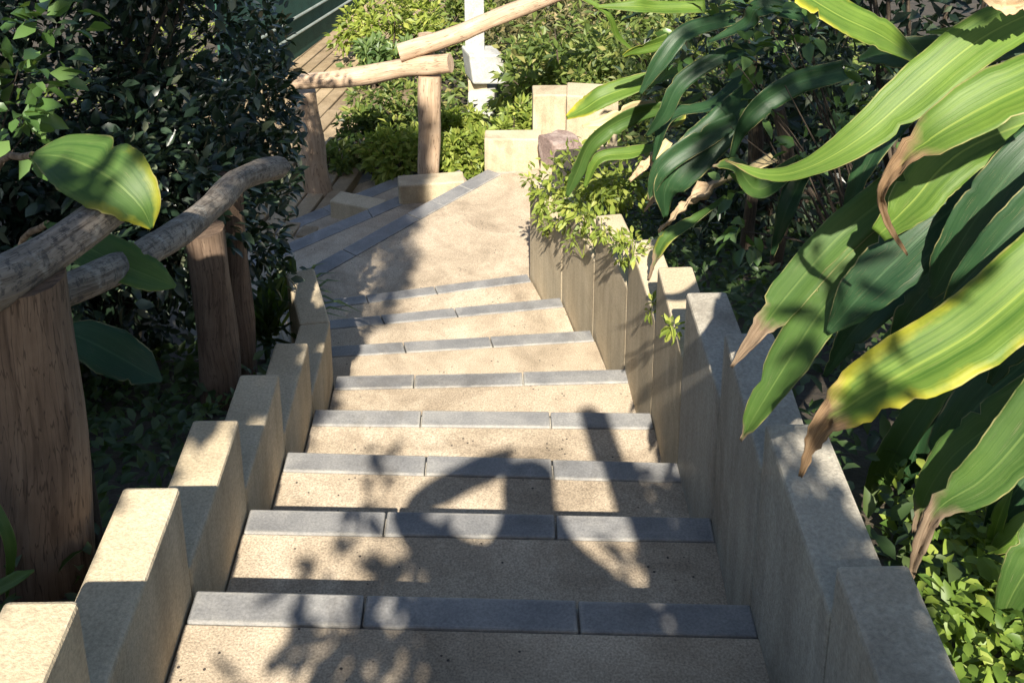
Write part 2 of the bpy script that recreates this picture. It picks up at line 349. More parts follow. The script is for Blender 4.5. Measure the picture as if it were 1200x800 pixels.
# ------------------------------------------------------------------ stepped walls
def wall_run(root, pts, tops, th, side, bots, mat):
    """pts: inner-face corners; block k between pts[k], pts[k+1]; side +1 = outer to the right"""
    n = len(pts); nor = []
    for i in range(n):
        a = Vector(pts[max(i-1, 0)]); b = Vector(pts[min(i+1, n-1)]); d = (b-a).normalized(); nor.append(Vector((d.y, -d.x))*side)
    for k in range(n-1):
        a, b = Vector(pts[k]), Vector(pts[k+1]); d = (b-a).normalized()*.0015
        q = MB(); jt = R.uniform(-.003, .003)
        q.prism([tuple(a+d), tuple(b-d), tuple(b-d+nor[k+1]*(th+jt)), tuple(a+d+nor[k]*(th+jt))], bots[k], tops[k])
        q.build('wall_block', mat[k] if isinstance(mat, list) else mat, root, .009)
lw = empty('stair_wall', (-.65, 1.9, 0), 'low stepped tan wall left of the stairs with sunlit flat tops', 'wall')
wall_run(lw, [(-.604,.3), (-.604,.915), (-.604,1.403), (-.604,1.916), (-.604,2.40), (-.604,2.88), (-.604,3.35), (-.604,3.80), (-.73,4.20)],
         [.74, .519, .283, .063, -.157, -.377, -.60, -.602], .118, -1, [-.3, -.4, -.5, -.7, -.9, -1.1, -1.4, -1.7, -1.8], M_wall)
rw = empty('stair_wall', (.65, 1.9, 0), 'taller stepped tan wall curving along the right edge of the stairs', 'wall')
wall_run(rw, [(.60,.3), (.60,.915), (.597,1.403), (.597,1.865), (.612,2.33), (.604,2.802), (.60,3.311), (.572,3.856), (.495,4.446), (.385,5.052), (.235,5.64)],
         [.79, .569, .467, .356, .165, -.065, -.28, -.50, -.734, -.944], .118, 1, [-.3, -.4, -.5, -.7, -.9, -1.1, -1.4, -1.6, -1.9, -2.1],
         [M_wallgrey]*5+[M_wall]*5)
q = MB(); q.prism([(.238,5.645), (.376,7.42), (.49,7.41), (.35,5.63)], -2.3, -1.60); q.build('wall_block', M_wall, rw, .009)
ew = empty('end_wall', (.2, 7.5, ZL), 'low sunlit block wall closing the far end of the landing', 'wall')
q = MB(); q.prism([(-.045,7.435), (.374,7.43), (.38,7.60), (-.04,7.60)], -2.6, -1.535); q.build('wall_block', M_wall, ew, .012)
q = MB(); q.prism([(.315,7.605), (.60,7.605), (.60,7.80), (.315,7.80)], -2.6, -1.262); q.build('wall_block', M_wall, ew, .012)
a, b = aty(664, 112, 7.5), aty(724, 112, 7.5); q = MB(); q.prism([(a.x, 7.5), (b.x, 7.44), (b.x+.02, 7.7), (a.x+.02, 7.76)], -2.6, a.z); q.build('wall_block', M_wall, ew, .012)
def kerb(p0, p1, z, th, lab):
    a, b = Vector(p0), Vector(p1); d = (b-a).normalized(); n = Vector((-d.y, d.x))*th
    q = MB(); q.prism([tuple(a), tuple(b), tuple(b+n), tuple(a+n)], z-.5, z)
    tag(q.build('kerb_block', M_wall, None, .012), lab, 'kerb', 'kerb blocks beside the lower steps')
a, b = atz(467, 218, -1.83), atz(545, 214, -1.83); kerb(a.xy, (b.x, b.y+.02), -1.83, .17, 'sunlit tan kerb block just below the landing edge')
a, b = atz(386, 235, -2.06), atz(441, 246, -2.06); kerb(a.xy, b.xy, -2.06, .17, 'shaded kerb block in the middle of the lower steps')
a, b = atz(306, 248, -2.30), atz(370, 262, -2.30); kerb(a.xy, b.xy, -2.30, .15, 'shaded kerb block lowest beside the turning steps')
def rock(name, p, s, mat, lab, seed):
    import bmesh
    bm = bmesh.new(); bmesh.ops.create_icosphere(bm, subdivisions=4, radius=1)
    for v in bm.verts:
        d = v.co.normalized(); k = 1+.28*noise.noise(d*1.3+Vector((seed, 0, 0)))+.09*noise.noise(d*4+Vector((0, seed, 0)))
        c = d*k; c = Vector((max(-.72, min(.72, c.x)), max(-.75, min(.75, c.y)), max(-.7, min(.7, c.z))))
        v.co = Vector((c.x*s[0], c.y*s[1], c.z*s[2]))
    me = bpy.data.meshes.new(name); bm.to_mesh(me); bm.free(); me.materials.append(mat)
    o = bpy.data.objects.new(name, me); COL.objects.link(o); o.location = p; o.rotation_euler = (0, .1, .5); return tag(o, lab, 'rock')
rock('rock', aty(657, 176, 7.22), (.17, .16, .15), M_rock, 'rough pinkish brown rock at the end of the landing', 3)

# ------------------------------------------------------------------ terrain
def prof(y):
    P = [(-30, .5), (.92, .44), (5.6, -1.74), (7.4, -1.95), (8.4, -2.25), (10, -2.6), (14, -3.15), (18, -4.0), (30, -6.5), (120, -30)]
    for (a, za), (b, zb) in zip(P, P[1:]):
        if y <= b: return za+(zb-za)*max(0, (y-a))/(b-a)
    return P[-1][1]
def rx(y):
    P = [(-9,.60), (3.3,.60), (3.86,.57), (4.45,.495), (5.05,.385), (5.64,.235), (7.42,.38), (7.8,.6), (9,.6)]
    for (a, xa), (b, xb) in zip(P, P[1:]):
        if y <= b: return xa+(xb-xa)*max(0, y-a)/(b-a)
    return .6
def sst(a, b, x):
    t = max(0, min(1, (x-a)/(b-a))); return t*t*(3-2*t)
def ground(x, y):
    g = prof(y); r = rx(y)
    fade = 1-sst(7.0, 8.6, y)
    rise = .12+.30*sst(1.1, 2.9, y)+.04*sst(3, 4.5, y)
    right = rise*sst(r+.03, r+.11, x)*fade+.10*max(0, min(x-r-.6, 4))*fade*sst(1.4, 3, y)
    left = .10*(1-sst(-.72, -.63, x))*(1-sst(4.0, 4.8, y))
    inside = (1-sst(r+.02, r+.09, x))*sst(-.70, -.63, x)*(1-sst(7.3, 7.7, y))
    if y > 3.9: inside = max(inside, (1-sst(r+.02, r+.09, x))*sst(-1.7-.55*(y-4.), -1.0-.3*(y-4.), x)*(1-sst(7.3, 7.7, y)))
    low = 0
    # hollow for the steps that turn left
    d = (x+1.35)*-.69+(y-6.9)*.724; e = (x+1.35)*.724+(y-6.9)*.69
    hol = (1-sst(1.0, 1.6, abs(e)))*sst(-1.0, -.2, d)*(1-sst(1.6, 2.6, d))
    g2 = g+right+left-.75*inside-.55*hol
    return g2+.035*noise.noise(Vector((x*1.7, y*1.7, 0)))*(1-inside)
def axis(a, b, segs):
    out = []
    for (p, q, st) in segs:
        x = p
        while x < q-1e-6: out.append(x); x += st
    return out+[b]
xs = axis(-60, 60, [(-60,-6,4), (-6,-2,.25), (-2,-.9,.08), (-.9,1.2,.03), (1.2,5,.16), (5,60,4)])
ys = axis(-30, 120, [(-30,-2,2), (-2,9,.07), (9,20,.3), (20,120,6)])
g = MB(); nx = len(xs)
g.add([(x, y, ground(x, y)) for y in ys for x in xs], [(j*nx+i, j*nx+i+1, (j+1)*nx+i+1, (j+1)*nx+i) for j in range(len(ys)-1) for i in range(nx-1)], None, True)
tag(g.build('ground', M_soil), kind='structure', label='dark planted soil slope around the stairs', cat='ground')

# sandy board path leading away at lower left
pa, pb = atz(250, 205, -2.36), atz(437, 30, -3.02)
pd = (pb-pa).normalized(); ps = Vector((-pd.y, pd.x, 0)).normalized()
pth = MB()
for k in range(13):
    o = (k-4.2)*.148; rb = random.Random(300+k)
    c0, c1 = pa-pd*1.2-ps*o, pb+pd*5-ps*o; cut = [0]+sorted(rb.uniform(.1, .9) for _ in range(3))+[1]
    for q0, q1 in zip(cut, cut[1:]):
        a = c0.lerp(c1, q0+.0005); b = c0.lerp(c1, q1-.0005); w2 = .148/2-.009; vs = []; dz = rb.uniform(-.012, .012)
        for p_ in (a, b):
            for sx in (-1, 1):
                for zz in (-.1, 0): vs.append(p_+ps*(w2*sx)+Vector((0, 0, zz+.05+dz)))
        pth.add(vs, [(0,1,3,2), (4,6,7,5), (0,4,5,1), (2,3,7,6), (1,5,7,3), (0,2,6,4)])
tag(pth.build('boardwalk_path', M_deck, None, .008), kind='structure', label='sandy board path leading away downhill at left', cat='path')

# ------------------------------------------------------------------ rustic fences
def pole(mb, a, b, r0, r1, seed, bend=.02, seg=14, n=14, wob=.22):
    a, b = Vector(a), Vector(b); L = (b-a).length; pts = []
    for i in range(n+1):
        t = i/n; p = a.lerp(b, t); s = math.sin(math.pi*t)
        p += Vector((noise.noise(Vector((t*2.2+seed, seed, 0))), noise.noise(Vector((seed, t*2.2, 1))), noise.noise(Vector((t*2.2, 3, seed)))))*bend*s*2
        pts.append(p)
    mb.tube(pts, [r0+(r1-r0)*i/n for i in range(n+1)], seg, wob, True, seed)
fl = empty('rustic_fence', (-.9, 1.9, .1), 'dark rustic log fence with crooked rails left of the stairs', 'fence')
def part_pole(root, nm, mat, *a, **k):
    m = MB(); pole(m, *a, **k); return m.build(nm, mat, root)
b0 = atz(46, 700, .09); t0 = aty(22, 322, b0.y+.0)
part_pole(fl, 'post', M_post, b0-Vector((0, 0, .3)), t0, .112, .082, 1, bend=.006, wob=.06)
b1 = atz(262, 452, -.42); t1 = aty(240, 268, b1.y)
part_pole(fl, 'post', M_post, b1-Vector((0, 0, .3)), t1, .078, .062, 2, bend=.015, wob=.12)
b2 = aty(279, 330, 3.55); t2 = aty(268, 205, 3.55)
part_pole(fl, 'post', M_post, b2-Vector((0, 0, .6)), t2, .045, .042, 5, bend=.02)
def rail_px(root, pts, rad, seed, mat, wob=.2):
    P = spline([aty(*p) for p in pts], 22); m = MB(); m.tube(P, [lerp_list(rad, i/22) for i in range(23)], 16, wob, True, seed, 5)
    return m.build('rail', mat, root)
rail_px(fl, [(-90, 350, 1.62), (-20, 338, 1.72), (45, 305, 1.84), (100, 268, 1.93), (150, 230, 2.05)], [.047,.046,.043,.04,.035], 3, M_rail)
rail_px(fl, [(70, 342, 1.99), (120, 322, 2.1), (190, 285, 2.45), (245, 245, 2.85), (280, 211, 3.2), (326, 196, 3.5)], [.034,.034,.037,.038,.04,.042], 8, M_rail)
ff = empty('rustic_fence', (-.9, 7.9, -2), 'sunbleached log fence with two slanting rails beyond the landing', 'fence')
pb_ = atz(500, 192, -1.92)
part_pole(ff, 'post', M_pale, pb_-Vector((0, 0, .5)), aty(503, 88, pb_.y), .082, .085, 11, bend=.01)
part_pole(ff, 'post', M_pale, aty(376, 235, 8.1)-Vector((0,0,.4)), aty(357, 107, 8.1), .115, .092, 12, bend=.03, wob=.3)
part_pole(ff, 'post', M_pale, aty(499, 72, 7.98), aty(500, 40, 8.0), .07, .065, 15, bend=.0)
rail_px(ff, [(345, 97, 8.02), (380, 94, 8.0), (420, 90, 7.95), (470, 81, 7.86), (528, 74, 7.76)], [.055,.066,.075,.07,.075], 13, M_pale)
rail_px(ff, [(468, 62, 7.86), (520, 46, 7.9), (575, 24, 7.95), (640, -2, 8.0), (720, -36, 8.1)], [.075,.07,.066,.066,.06], 14, M_pale)

# white post beyond the fence
wpp = atz(562, 128, -2.62)
wp = empty('white_post', wpp, 'white painted square post with broken white blocks at its foot', 'post')
def cbox(nm, c, s, mat, root, rot=0, bev=.01, tilt=0):
    m = MB(); cs, sn = math.cos(rot), math.sin(rot)
    vs = []
    for z in (-1, 1):
        for x, y in ((-1,-1), (1,-1), (1,1), (-1,1)):
            X, Y, Z = x*s[0]/2, y*s[1]/2, z*s[2]/2
            X += tilt*Z; vs.append((c[0]+X*cs-Y*sn, c[1]+X*sn+Y*cs, c[2]+Z+tilt*X))
    m.add(vs, [(3,2,1,0), (4,5,6,7), (0,1,5,4), (1,2,6,5), (2,3,7,6), (3,0,4,7)])
    return m.build(nm, mat, root, bev)
Y = wpp.y; k = pxm(wpp)
cbox('shaft', aty(556, 10, Y), (22*k, 20*k, 110*k), M_white, wp)
cbox('block', aty(567, 76, Y-.05), (40*k, 34*k, 36*k), M_white, wp, .3, .02, -.12)
cbox('block', aty(560, 102, Y), (22*k, 22*k, 24*k), M_wall, wp)
cbox('block', aty(565, 118, Y-.03), (31*k, 30*k, 34*k), M_white, wp, -.1, .02, .05)

# green screened fence far left
gf = empty('mesh_fence', atz(400, 45, -3.15), 'dark green screened fence with pale rails above the board path', 'fence')
fa, fb = atz(352, 76, -2.88), atz(446, 8, -3.45)
fd = (fb-fa); fa = fa-fd*.6; fb = fb+fd*1.2
m = MB(); n_ = Vector((-fd.y, fd.x, 0)).normalized()*.012
vs = [fa, fb, fb+Vector((0,0,1.25)), fa+Vector((0,0,1.25))]
m.add([p+n_ for p in vs]+[p-n_ for p in vs], [(0,1,2,3), (7,6,5,4), (0,4,5,1), (1,5,6,2), (2,6,7,3), (3,7,4,0)])
m.build('screen', M_green, gf)
for hh in (.42, .62, 1.27):
    m = MB(); m.tube([fa-n_*3+Vector((0,0,hh)), fb-n_*3+Vector((0,0,hh))], .017, 8); m.build('rail', M_steel, gf)
for t in (.05, .28, .52, .76, .97):
    p = fa.lerp(fb, t)+n_*4; m = MB(); m.tube([p-Vector((0,0,.4)), p+Vector((0,0,1.3))], .03, 8); m.build('post', M_steel, gf)

# ------------------------------------------------------------------ strap leaves
def strap(root, px, wid, mat, dry=.9, yel=.2, fold=.3, roll=0., seed=0, wave=.04, lab=None):
    """px: (u, v, depth) from base to tip; wid: blade width in photo pixels along it"""
    n = 48; P = spline([aty(*p) for p in px], n); vs, uvs, fs = [], [], []; K = 7
    rr = random.Random(seed+int(px[0][0]*3+px[-1][1]))
    ph = rr.uniform(0, 6); nick = [(rr.uniform(.25, .97), rr.choice((-1, 1)), rr.uniform(.08, .4), rr.uniform(.008, .03)) for _ in range(rr.randint(1, 4))]
    for i, p in enumerate(P):
        t = i/n; tg = (P[min(i+1, n)]-P[max(i-1, 0)]).normalized()
        view = (C-p).normalized(); view = (view+Vector((0, 0, .55))).normalized()
        s = tg.cross(view).normalized(); nn = s.cross(tg)
        ro = roll*(1+.6*math.sin(t*3+ph)); s, nn = s*math.cos(ro)+nn*math.sin(ro), nn*math.cos(ro)-s*math.sin(ro)
        w = lerp_list(wid, t)*pxm(p)
        dq = max(0, t-dry)/max(.05, 1-dry)
        if t > dry: w *= (1-.32*min(1, dq*3))*(1-.5*abs(noise.noise(Vector((t*17, seed, ph)))))
        for k in range(K+1):
            x = k/K-.5
            z = fold*w*(abs(x)-.25)*.9+wave*w*math.sin(t*9+ph+x*5)*(abs(x)*2)**2
            if t > dry: z += min(1, dq*4)*w*(.55*noise.noise(Vector((x*5, t*14, seed+ph)))+.5*(abs(x)-.2))
            e = 1+(.05+.1*max(0, t-.5))*noise.noise(Vector((t*22+ph, 3*(x > 0), seed)))
            if t > dry and abs(x) > .45: e += min(1, dq*4)*.5*noise.noise(Vector((t*48, 5*(x > 0), seed+ph)))
            for t0, sd, dp, wd_ in nick:
                if x*sd > .2: e -= dp*math.exp(-((t-t0)/wd_)**2)
            vs.append(p+s*(x*w*e)+nn*z); uvs.append((t, k/K))
    q = K+1
    for i in range(n):
        for k in range(K): fs.append((i*q+k, i*q+k+1, (i+1)*q+k+1, (i+1)*q+k))
    m = MB(); m.add(vs, fs, uvs, True); o = m.build('leaf', mat, root, 0, {'dry': dry, 'yel': yel})
    so = o.modifiers.new('thickness', 'SOLIDIFY'); so.thickness = .0012; so.offset = 0
    if lab: o['label'] = lab
    return o
near = empty('strap_leaf_plant', (1.35, 1.75, .6), 'big nearest strap leaved plant with yellowing brown tipped leaves over the right wall', 'plant', 'strap leaved plants right of the stairs')
NL = [
 # px path, widths, mat, dry, yel, fold, roll
 ([(1075,70,2.05),(1035,42,2.0),(985,18,1.98),(935,-12,1.98)], [20,42,48,40], SM_lime, 1.2, .42, .3, -.2, None),
 ([(1260,50,2.1),(1180,50,2.1),(1100,62,2.1),(1040,62,2.12),(1005,70,2.2)], [40,42,44,34,4], SM_dark, 1.1, .0, .3, .3, None),
 ([(1230,5,1.95),(1150,45,1.9),(1075,105,1.86),(1010,160,1.84),(950,195,1.86),(900,205,1.9),(850,188,1.95)], [48,60,58,42,22,15,3], SM_lime, .93, .16, .25, .1, None),
 ([(1290,62,1.5),(1220,92,1.48),(1160,120,1.47),(1100,155,1.47),(1058,188,1.49),(1034,225,1.51),(1040,262,1.53),(1063,299,1.55)], [66,74,74,52,32,17,14,3], SM_lime, .46, .30, .3, -.1, 'striped lime leaf with long curled brown tip'),
 ([(1240,130,1.8),(1150,165,1.77),(1105,195,1.75),(1070,235,1.74),(1030,275,1.75)], [45,55,60,55,20], SM_lime, 1.1, .15, .3, .2, None),
 ([(1140,150,1.98),(1060,215,1.93),(985,275,1.9),(925,343,1.88),(892,385,1.88),(857,430,1.9)], [35,45,46,42,32,5], SM_mid, .72, .28, .3, .1, 'leaf with ragged tan tip'),
 ([(1185,200,1.85),(1110,250,1.8),(1050,305,1.78),(1005,350,1.78),(970,390,1.8)], [50,62,68,52,6], SM_dark, 1.05, .02, .2, .1, None),
 ([(1090,240,1.9),(1020,300,1.86),(965,360,1.84),(925,420,1.83),(888,480,1.83),(868,516,1.85)], [35,46,52,50,28,5], SM_mid, .9, .22, .35, -.15, None),
 ([(1290,255,1.5),(1215,325,1.47),(1140,388,1.46),(1065,432,1.46),(1000,470,1.47),(960,505,1.49),(938,558,1.5)], [80,90,88,84,62,36,6], SM_lime, .66, .6, .3, .05, 'broad yellow green leaf with brown rotted tip'),
 ([(1260,130,1.75),(1195,190,1.72),(1145,255,1.71),(1112,310,1.71),(1090,350,1.73)], [45,52,56,44,6], SM_dark, 1.1, .0, .3, .2, None),
 ([(1290,170,1.6),(1230,225,1.57),(1175,280,1.56),(1130,330,1.57),(1108,352,1.58)], [50,50,45,30,5], SM_dark, 1.0, .25, .4, .4, None),
 ([(1270,360,1.75),(1200,425,1.72),(1150,470,1.71),(1110,525,1.71),(1095,570,1.72)], [50,58,60,44,6], SM_dark, 1.0, .08, .3, .1, None),
 ([(1290,400,1.62),(1230,450,1.58),(1165,495,1.56),(1115,535,1.56),(1085,580,1.57),(1072,625,1.59)], [40,48,50,44,26,10], SM_mid, .84, .12, .35, -.1, None),
 ([(1300,380,1.48),(1240,455,1.45),(1195,515,1.44),(1150,562,1.44),(1100,595,1.46),(1078,640,1.48),(1064,688,1.5)], [62,70,66,52,30,26,5], SM_mid, .6, .26, .3, .1, 'leaf with long grey withered tip'),
 ([(1160,655,1.62),(1165,625,1.6),(1174,598,1.59),(1187,570,1.6)], [10,17,16,2], SM_lime, 1.2, .15, .4, .2, None),
 ([(1235,600,1.6),(1200,618,1.58),(1175,636,1.58),(1158,650,1.6)], [24,30,22,3], SM_lime, 1.2, .2, .3, .2, None),
 ([(1290,560,1.42),(1240,620,1.4),(1205,665,1.39),(1182,705,1.39),(1170,742,1.4)], [60,64,52,30,6], SM_mid, .86, .2, .35, .1, None),
 ([(1270,-40,1.8),(1220,-5,1.8),(1180,8,1.8),(1140,-8,1.8)], [30,36,32,6], SM_dry, .3, .5, .4, .1, 'dry pink brown leaf'),
 ([(1280,20,2.0),(1190,32,2.0),(1130,36,2.02),(1085,38,2.05)], [14,18,14,3], SM_lime, 1.2, .1, .3, .0, None),
 ([(1240,205,1.95),(1160,215,1.95),(1090,180,1.98),(1050,170,2.0)], [35,40,34,6], SM_mid, 1.1, .1, .3, .3, None),
 ([(1290,290,1.66),(1235,330,1.64),(1190,400,1.63),(1160,450,1.64)], [45,45,40,8], SM_dark, 1.1, .0, .3, .2, None),
 ([(1280,480,1.7),(1220,540,1.68),(1180,590,1.67),(1150,640,1.68)], [44,46,38,6], SM_dark, 1.1, .0, .3, .2, None),
]
for i, (px, wd, mt, dr, ye, fo, ro, lab) in enumerate(NL): strap(near, px, wd, mt, dr, ye, fo, ro, i, .06, lab)
fr_ = random.Random(77)
for k in range(16):
    u, v, y = fr_.uniform(1060, 1230), fr_.uniform(120, 560), fr_.uniform(1.95, 2.4); l = fr_.uniform(.7, 1.2); dx, dy = -95*l*fr_.uniform(.5, 1), 95*l*fr_.uniform(.6, 1.1)
    strap(near, [(u-dx, v-dy*.8, y+.08), (u, v, y), (u+dx*.8, v+dy*.8, y-.02), (u+dx*1.3, v+dy*1.7, y)], [26, 36, 34, 5], fr_.choice((SM_dark, SM_dark, SM_mid)), fr_.choice((1.1, .9, .85)), fr_.uniform(0, .25), .35, fr_.uniform(-.6, .6), 300+k, .1)
mm = MB()
for (x0, y0, x1, y1, z1) in ((1.42,1.75,1.28,1.72,1.35), (1.5,1.6,1.35,1.55,1.2), (1.45,1.9,1.3,1.95,1.5), (1.35,1.68,1.2,1.62,.95)):
    mm.tube(spline([(x0, y0, ground(x0, y0)-.1), ((x0+x1)/2+.05, (y0+y1)/2, .9), (x1, y1, z1)], 8), [.03,.03,.028,.028,.026,.025,.024,.022,.02], 10, .15)
mm.build('stem', M_bark, near)

far = empty('strap_leaf_plant', (1.1, 4.2, -.2), 'shaded dark strap leaved plant behind the middle of the right wall', 'plant', 'strap leaved plants right of the stairs')
FL = [
 ([(890,110,4.0),(850,150,3.9),(815,185,3.85),(790,225,3.82),(780,255,3.85)], [40,56,60,48,8], SM_dark, 1.1, .18),
 ([(900,60,4.1),(845,70,4.0),(800,95,3.95),(770,130,3.95),(757,160,4.0)], [20,28,32,26,5], SM_dark, 1.1, .0),
 ([(880,90,4.2),(830,115,4.1),(790,145,4.05),(765,190,4.05)], [28,36,34,6], SM_dark, 1.1, .0),
 ([(860,20,4.3),(810,45,4.2),(775,75,4.15),(750,110,4.15)], [26,32,30,6], SM_dark, 1.1, .0),
 ([(860,140,3.9),(820,160,3.85),(785,190,3.8),(760,235,3.82)], [24,30,28,5], SM_dark, .95, .1),
 ([(900,180,3.7),(855,212,3.66),(815,236,3.64),(772,272,3.66)], [20,30,26,6], SM_dry, .35, .5),
 ([(860,235,3.6),(820,262,3.56),(787,290,3.54),(760,328,3.55)], [12,18,18,4], SM_mid, .78, .42),
 ([(950,190,3.3),(900,215,3.25),(860,200,3.22),(835,195,3.25)], [24,30,22,4], SM_mid, .9, .3),
 ([(830,10,4.6),(780,4,4.55),(735,8,4.5),(700,8,4.5)], [16,18,16,4], SM_lime, 1.2, .2),
 ([(760,75,4.6),(728,48,4.55),(705,22,4.5),(678,-4,4.5)], [6,8,9,8], SM_lime, 1.2, .2),
 ([(810,30,4.4),(785,48,4.35),(755,58,4.3),(730,66,4.3)], [10,17,14,3], SM_lime, 1.2, .38),
 ([(790,80,4.7),(755,100,4.65),(715,108,4.6),(685,122,4.6),(664,138,4.62)], [14,22,28,26,6], SM_lime, 1.2, .42),
 ([(775,120,4.7),(735,125,4.66),(705,140,4.62),(682,148,4.62)], [14,24,22,5], SM_dry, .9, .5),
 ([(790,125,4.6),(740,145,4.55),(705,168,4.5),(682,198,4.5),(664,230,4.52)], [18,24,24,20,4], SM_mid, 1.1, .12),
 ([(770,165,4.4),(730,172,4.35),(705,190,4.32),(685,220,4.34)], [12,16,16,4], SM_lime, 1.2, .1),
 ([(790,170,4.2),(765,180,4.15),(748,195,4.12),(738,212,4.13)], [10,16,16,5], SM_dry, .3, .5),
 ([(785,180,4.1),(772,205,4.05),(763,225,4.03),(755,248,4.04)], [9,14,14,3], SM_dry, .3, .4),
 ([(830,105,4.3),(800,125,4.3),(785,140,4.28),(778,155,4.3)], [6,14,18,4], SM_mid, .8, .6),
 ([(950,30,3.8),(900,15,3.8),(865,25,3.85),(830,50,3.9)], [26,30,26,5], SM_dark, 1.1, .0),
 ([(980,80,3.6),(930,100,3.5),(880,150,3.45),(850,210,3.45)], [30,36,34,6], SM_dark, 1.1, .0),
 ([(1000,150,3.4),(950,190,3.3),(915,250,3.25),(905,300,3.28)], [30,36,32,6], SM_dark, 1.1, .0),
]
for i, (px, wd, mt, dr, ye) in enumerate(FL):
    kf = R.uniform(.62, .85) if mt is SM_dark else 1
    strap(far, [(u+R.uniform(-10, 10), v+R.uniform(-8, 8), y) for u, v, y in px[:-1]]+[px[-1]], [x*kf for x in wd], mt, dr, ye, .4, R.uniform(-.7, .7), 60+i, .1)
mm = MB()
for (x0, y0, x1, y1, z1) in ((1.1,4.2,1.05,4.1,.25), (1.2,4.5,1.05,4.4,.1), (1.15,3.9,1.1,3.8,.3)):
    mm.tube(spline([(x0, y0, ground(x0, y0)-.1), ((x0+x1)/2+.05, (y0+y1)/2, 0), (x1, y1, z1)], 6), .025, 10, .15)
mm.build('stem', M_bark, far)

# broad leaved plant at the left rail
bl = empty('broad_leaf_plant', (-1.0, 2.3, -.1), 'broad heart leaved plant drooping over the left fence rail', 'plant')
strap(bl, [(38,182,2.12),(68,182,2.07),(100,192,2.02),(135,212,1.98),(165,242,1.96),(178,268,1.97)], [6,54,88,88,52,4], SM_mid, 1.2, .45, .25, .0, 201, .05)
strap(bl, [(55,262,2.25),(95,285,2.2),(140,308,2.16),(180,325,2.14),(206,336,2.14)], [6,48,54,40,4], SM_mid, 1.2, .1, .25, .1, 202, .05)
strap(bl, [(62,385,2.4),(95,395,2.36),(130,412,2.34),(165,432,2.33),(190,446,2.33)], [5,46,58,44,4], SM_dark, 1.2, .12, .25, .1, 203, .05)
strap(bl, [(-60,420,1.9),(-25,440,1.85),(5,470,1.83),(28,500,1.84)], [5,46,50,6], SM_dark, 1.2, .0, .25, .1, 204, .05)
strap(bl, [(-40,700,1.66),(-5,690,1.64),(20,678,1.63),(40,668,1.64)], [6,20,18,3], SM_mid, 1.2, .2, .4, .2, 205, .05)
strap(bl, [(-40,560,1.7),(-10,590,1.68),(12,640,1.66),(8,700,1.68)], [4,14,14,3], SM_mid, 1.2, .2, .4, .2, 206, .05)
mm = MB()
for px in ([(38,182,2.12),(-10,215,2.25),(-40,480,2.3)], [(55,262,2.25),(20,300,2.35),(0,480,2.4)], [(62,385,2.4),(45,420,2.45),(40,520,2.45)]):
    mm.tube(spline([aty(*p) for p in px], 8), .008, 7)
mm.build('stem', SM_mid, bl)

# ------------------------------------------------------------------ shrubs
def shrub(name, lab, cat, blobs, n, L, W, mat, group=None, simple=True, twig=True, shell=.35, seed=0, keep=None, clump=.35, twk=1., base=None, upright=.5):
    r = random.Random(seed); base = Vector(base or blobs[0][:3]); base.z = ground(base.x, base.y)
    root = empty(name, base, lab, cat, group)
    mb = MB(); tot = sum(b[3]**2 for b in blobs)
    for b in blobs:
        rad = (b[3], b[3], b[3]) if len(b) == 4 else b[3:6]
        cloud(mb, b[:3], rad, int(n*b[3]**2/tot), L, W, simple, shell, .2, upright, r, keep, clump)
    mb.build('foliage', mat, root)
    tw = MB()
    for b in blobs:
        c = Vector(b[:3])
        for _ in range(3):
            d = rnd_dir(r); e = c+d*b[3]*.6
            g0 = Vector((base.x+r.uniform(-.08, .08), base.y+r.uniform(-.08, .08), base.z-.1))
            tw.tube(spline([g0, g0.lerp(e, .5)+Vector((r.uniform(-.05,.05), r.uniform(-.05,.05), .08)), e], 6), [q_*twk for q_ in (.018,.016,.014,.011,.009,.007,.004)], 6, .1, False)
    tw.build('branch', M_bark, root)
    return root
def edge_keep(p):         # the hedge stops left of the stair line, as seen on the paving
    return p.x < min(-.66, .02-.193*p.y)-.07*noise.noise(p*4) and not (p.y < 2.55)
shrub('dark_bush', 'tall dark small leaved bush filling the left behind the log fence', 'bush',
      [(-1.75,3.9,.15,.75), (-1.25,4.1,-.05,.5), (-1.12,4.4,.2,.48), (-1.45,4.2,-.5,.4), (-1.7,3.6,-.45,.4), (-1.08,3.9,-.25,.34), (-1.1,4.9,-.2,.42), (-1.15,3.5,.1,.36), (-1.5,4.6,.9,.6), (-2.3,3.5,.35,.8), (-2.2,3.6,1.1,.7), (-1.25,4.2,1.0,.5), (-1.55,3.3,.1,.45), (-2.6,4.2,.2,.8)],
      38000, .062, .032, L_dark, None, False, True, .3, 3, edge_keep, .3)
shrub('leafy_bush', 'glossy green bush with lit leaves at the upper left corner', 'bush',
      [(*aty(8,50,2.6),.2), (*aty(22,115,2.6),.12)], 240, .07, .042, L_round, None, False, True, .3, 4, None, .5, .35, (-1.9, 3.0, 0))
for i, (u, v, y, r_) in enumerate(((60,440,1.98,.09), (20,500,1.9,.08))):
    c = aty(u, v, y)
    shrub('seedling', ('dark leafy seedling against the nearest left fence post' if i == 0 else 'dark leafy seedling at the left frame edge'), 'plant',
          [(c.x, c.y, c.z, r_)], 40, .07, .04, L_dark, None, False, True, .2, 40+i, None, .6)
# oval leaved shrub among the strap leaves
shrub('oval_leaf_shrub', 'oval leaved shrub mingling with the dark strap leaves at right', 'shrub',
      [(*aty(865,110,3.6),.2), (*aty(900,60,3.7),.25), (*aty(935,130,3.5),.25), (*aty(885,240,3.4),.2), (*aty(960,30,3.8),.3), (*aty(830,40,4.4),.25)], 300, .07, .045, L_round, None, False, True, .3, 5, None, .45, .35, (1.5, 3.7, 0))
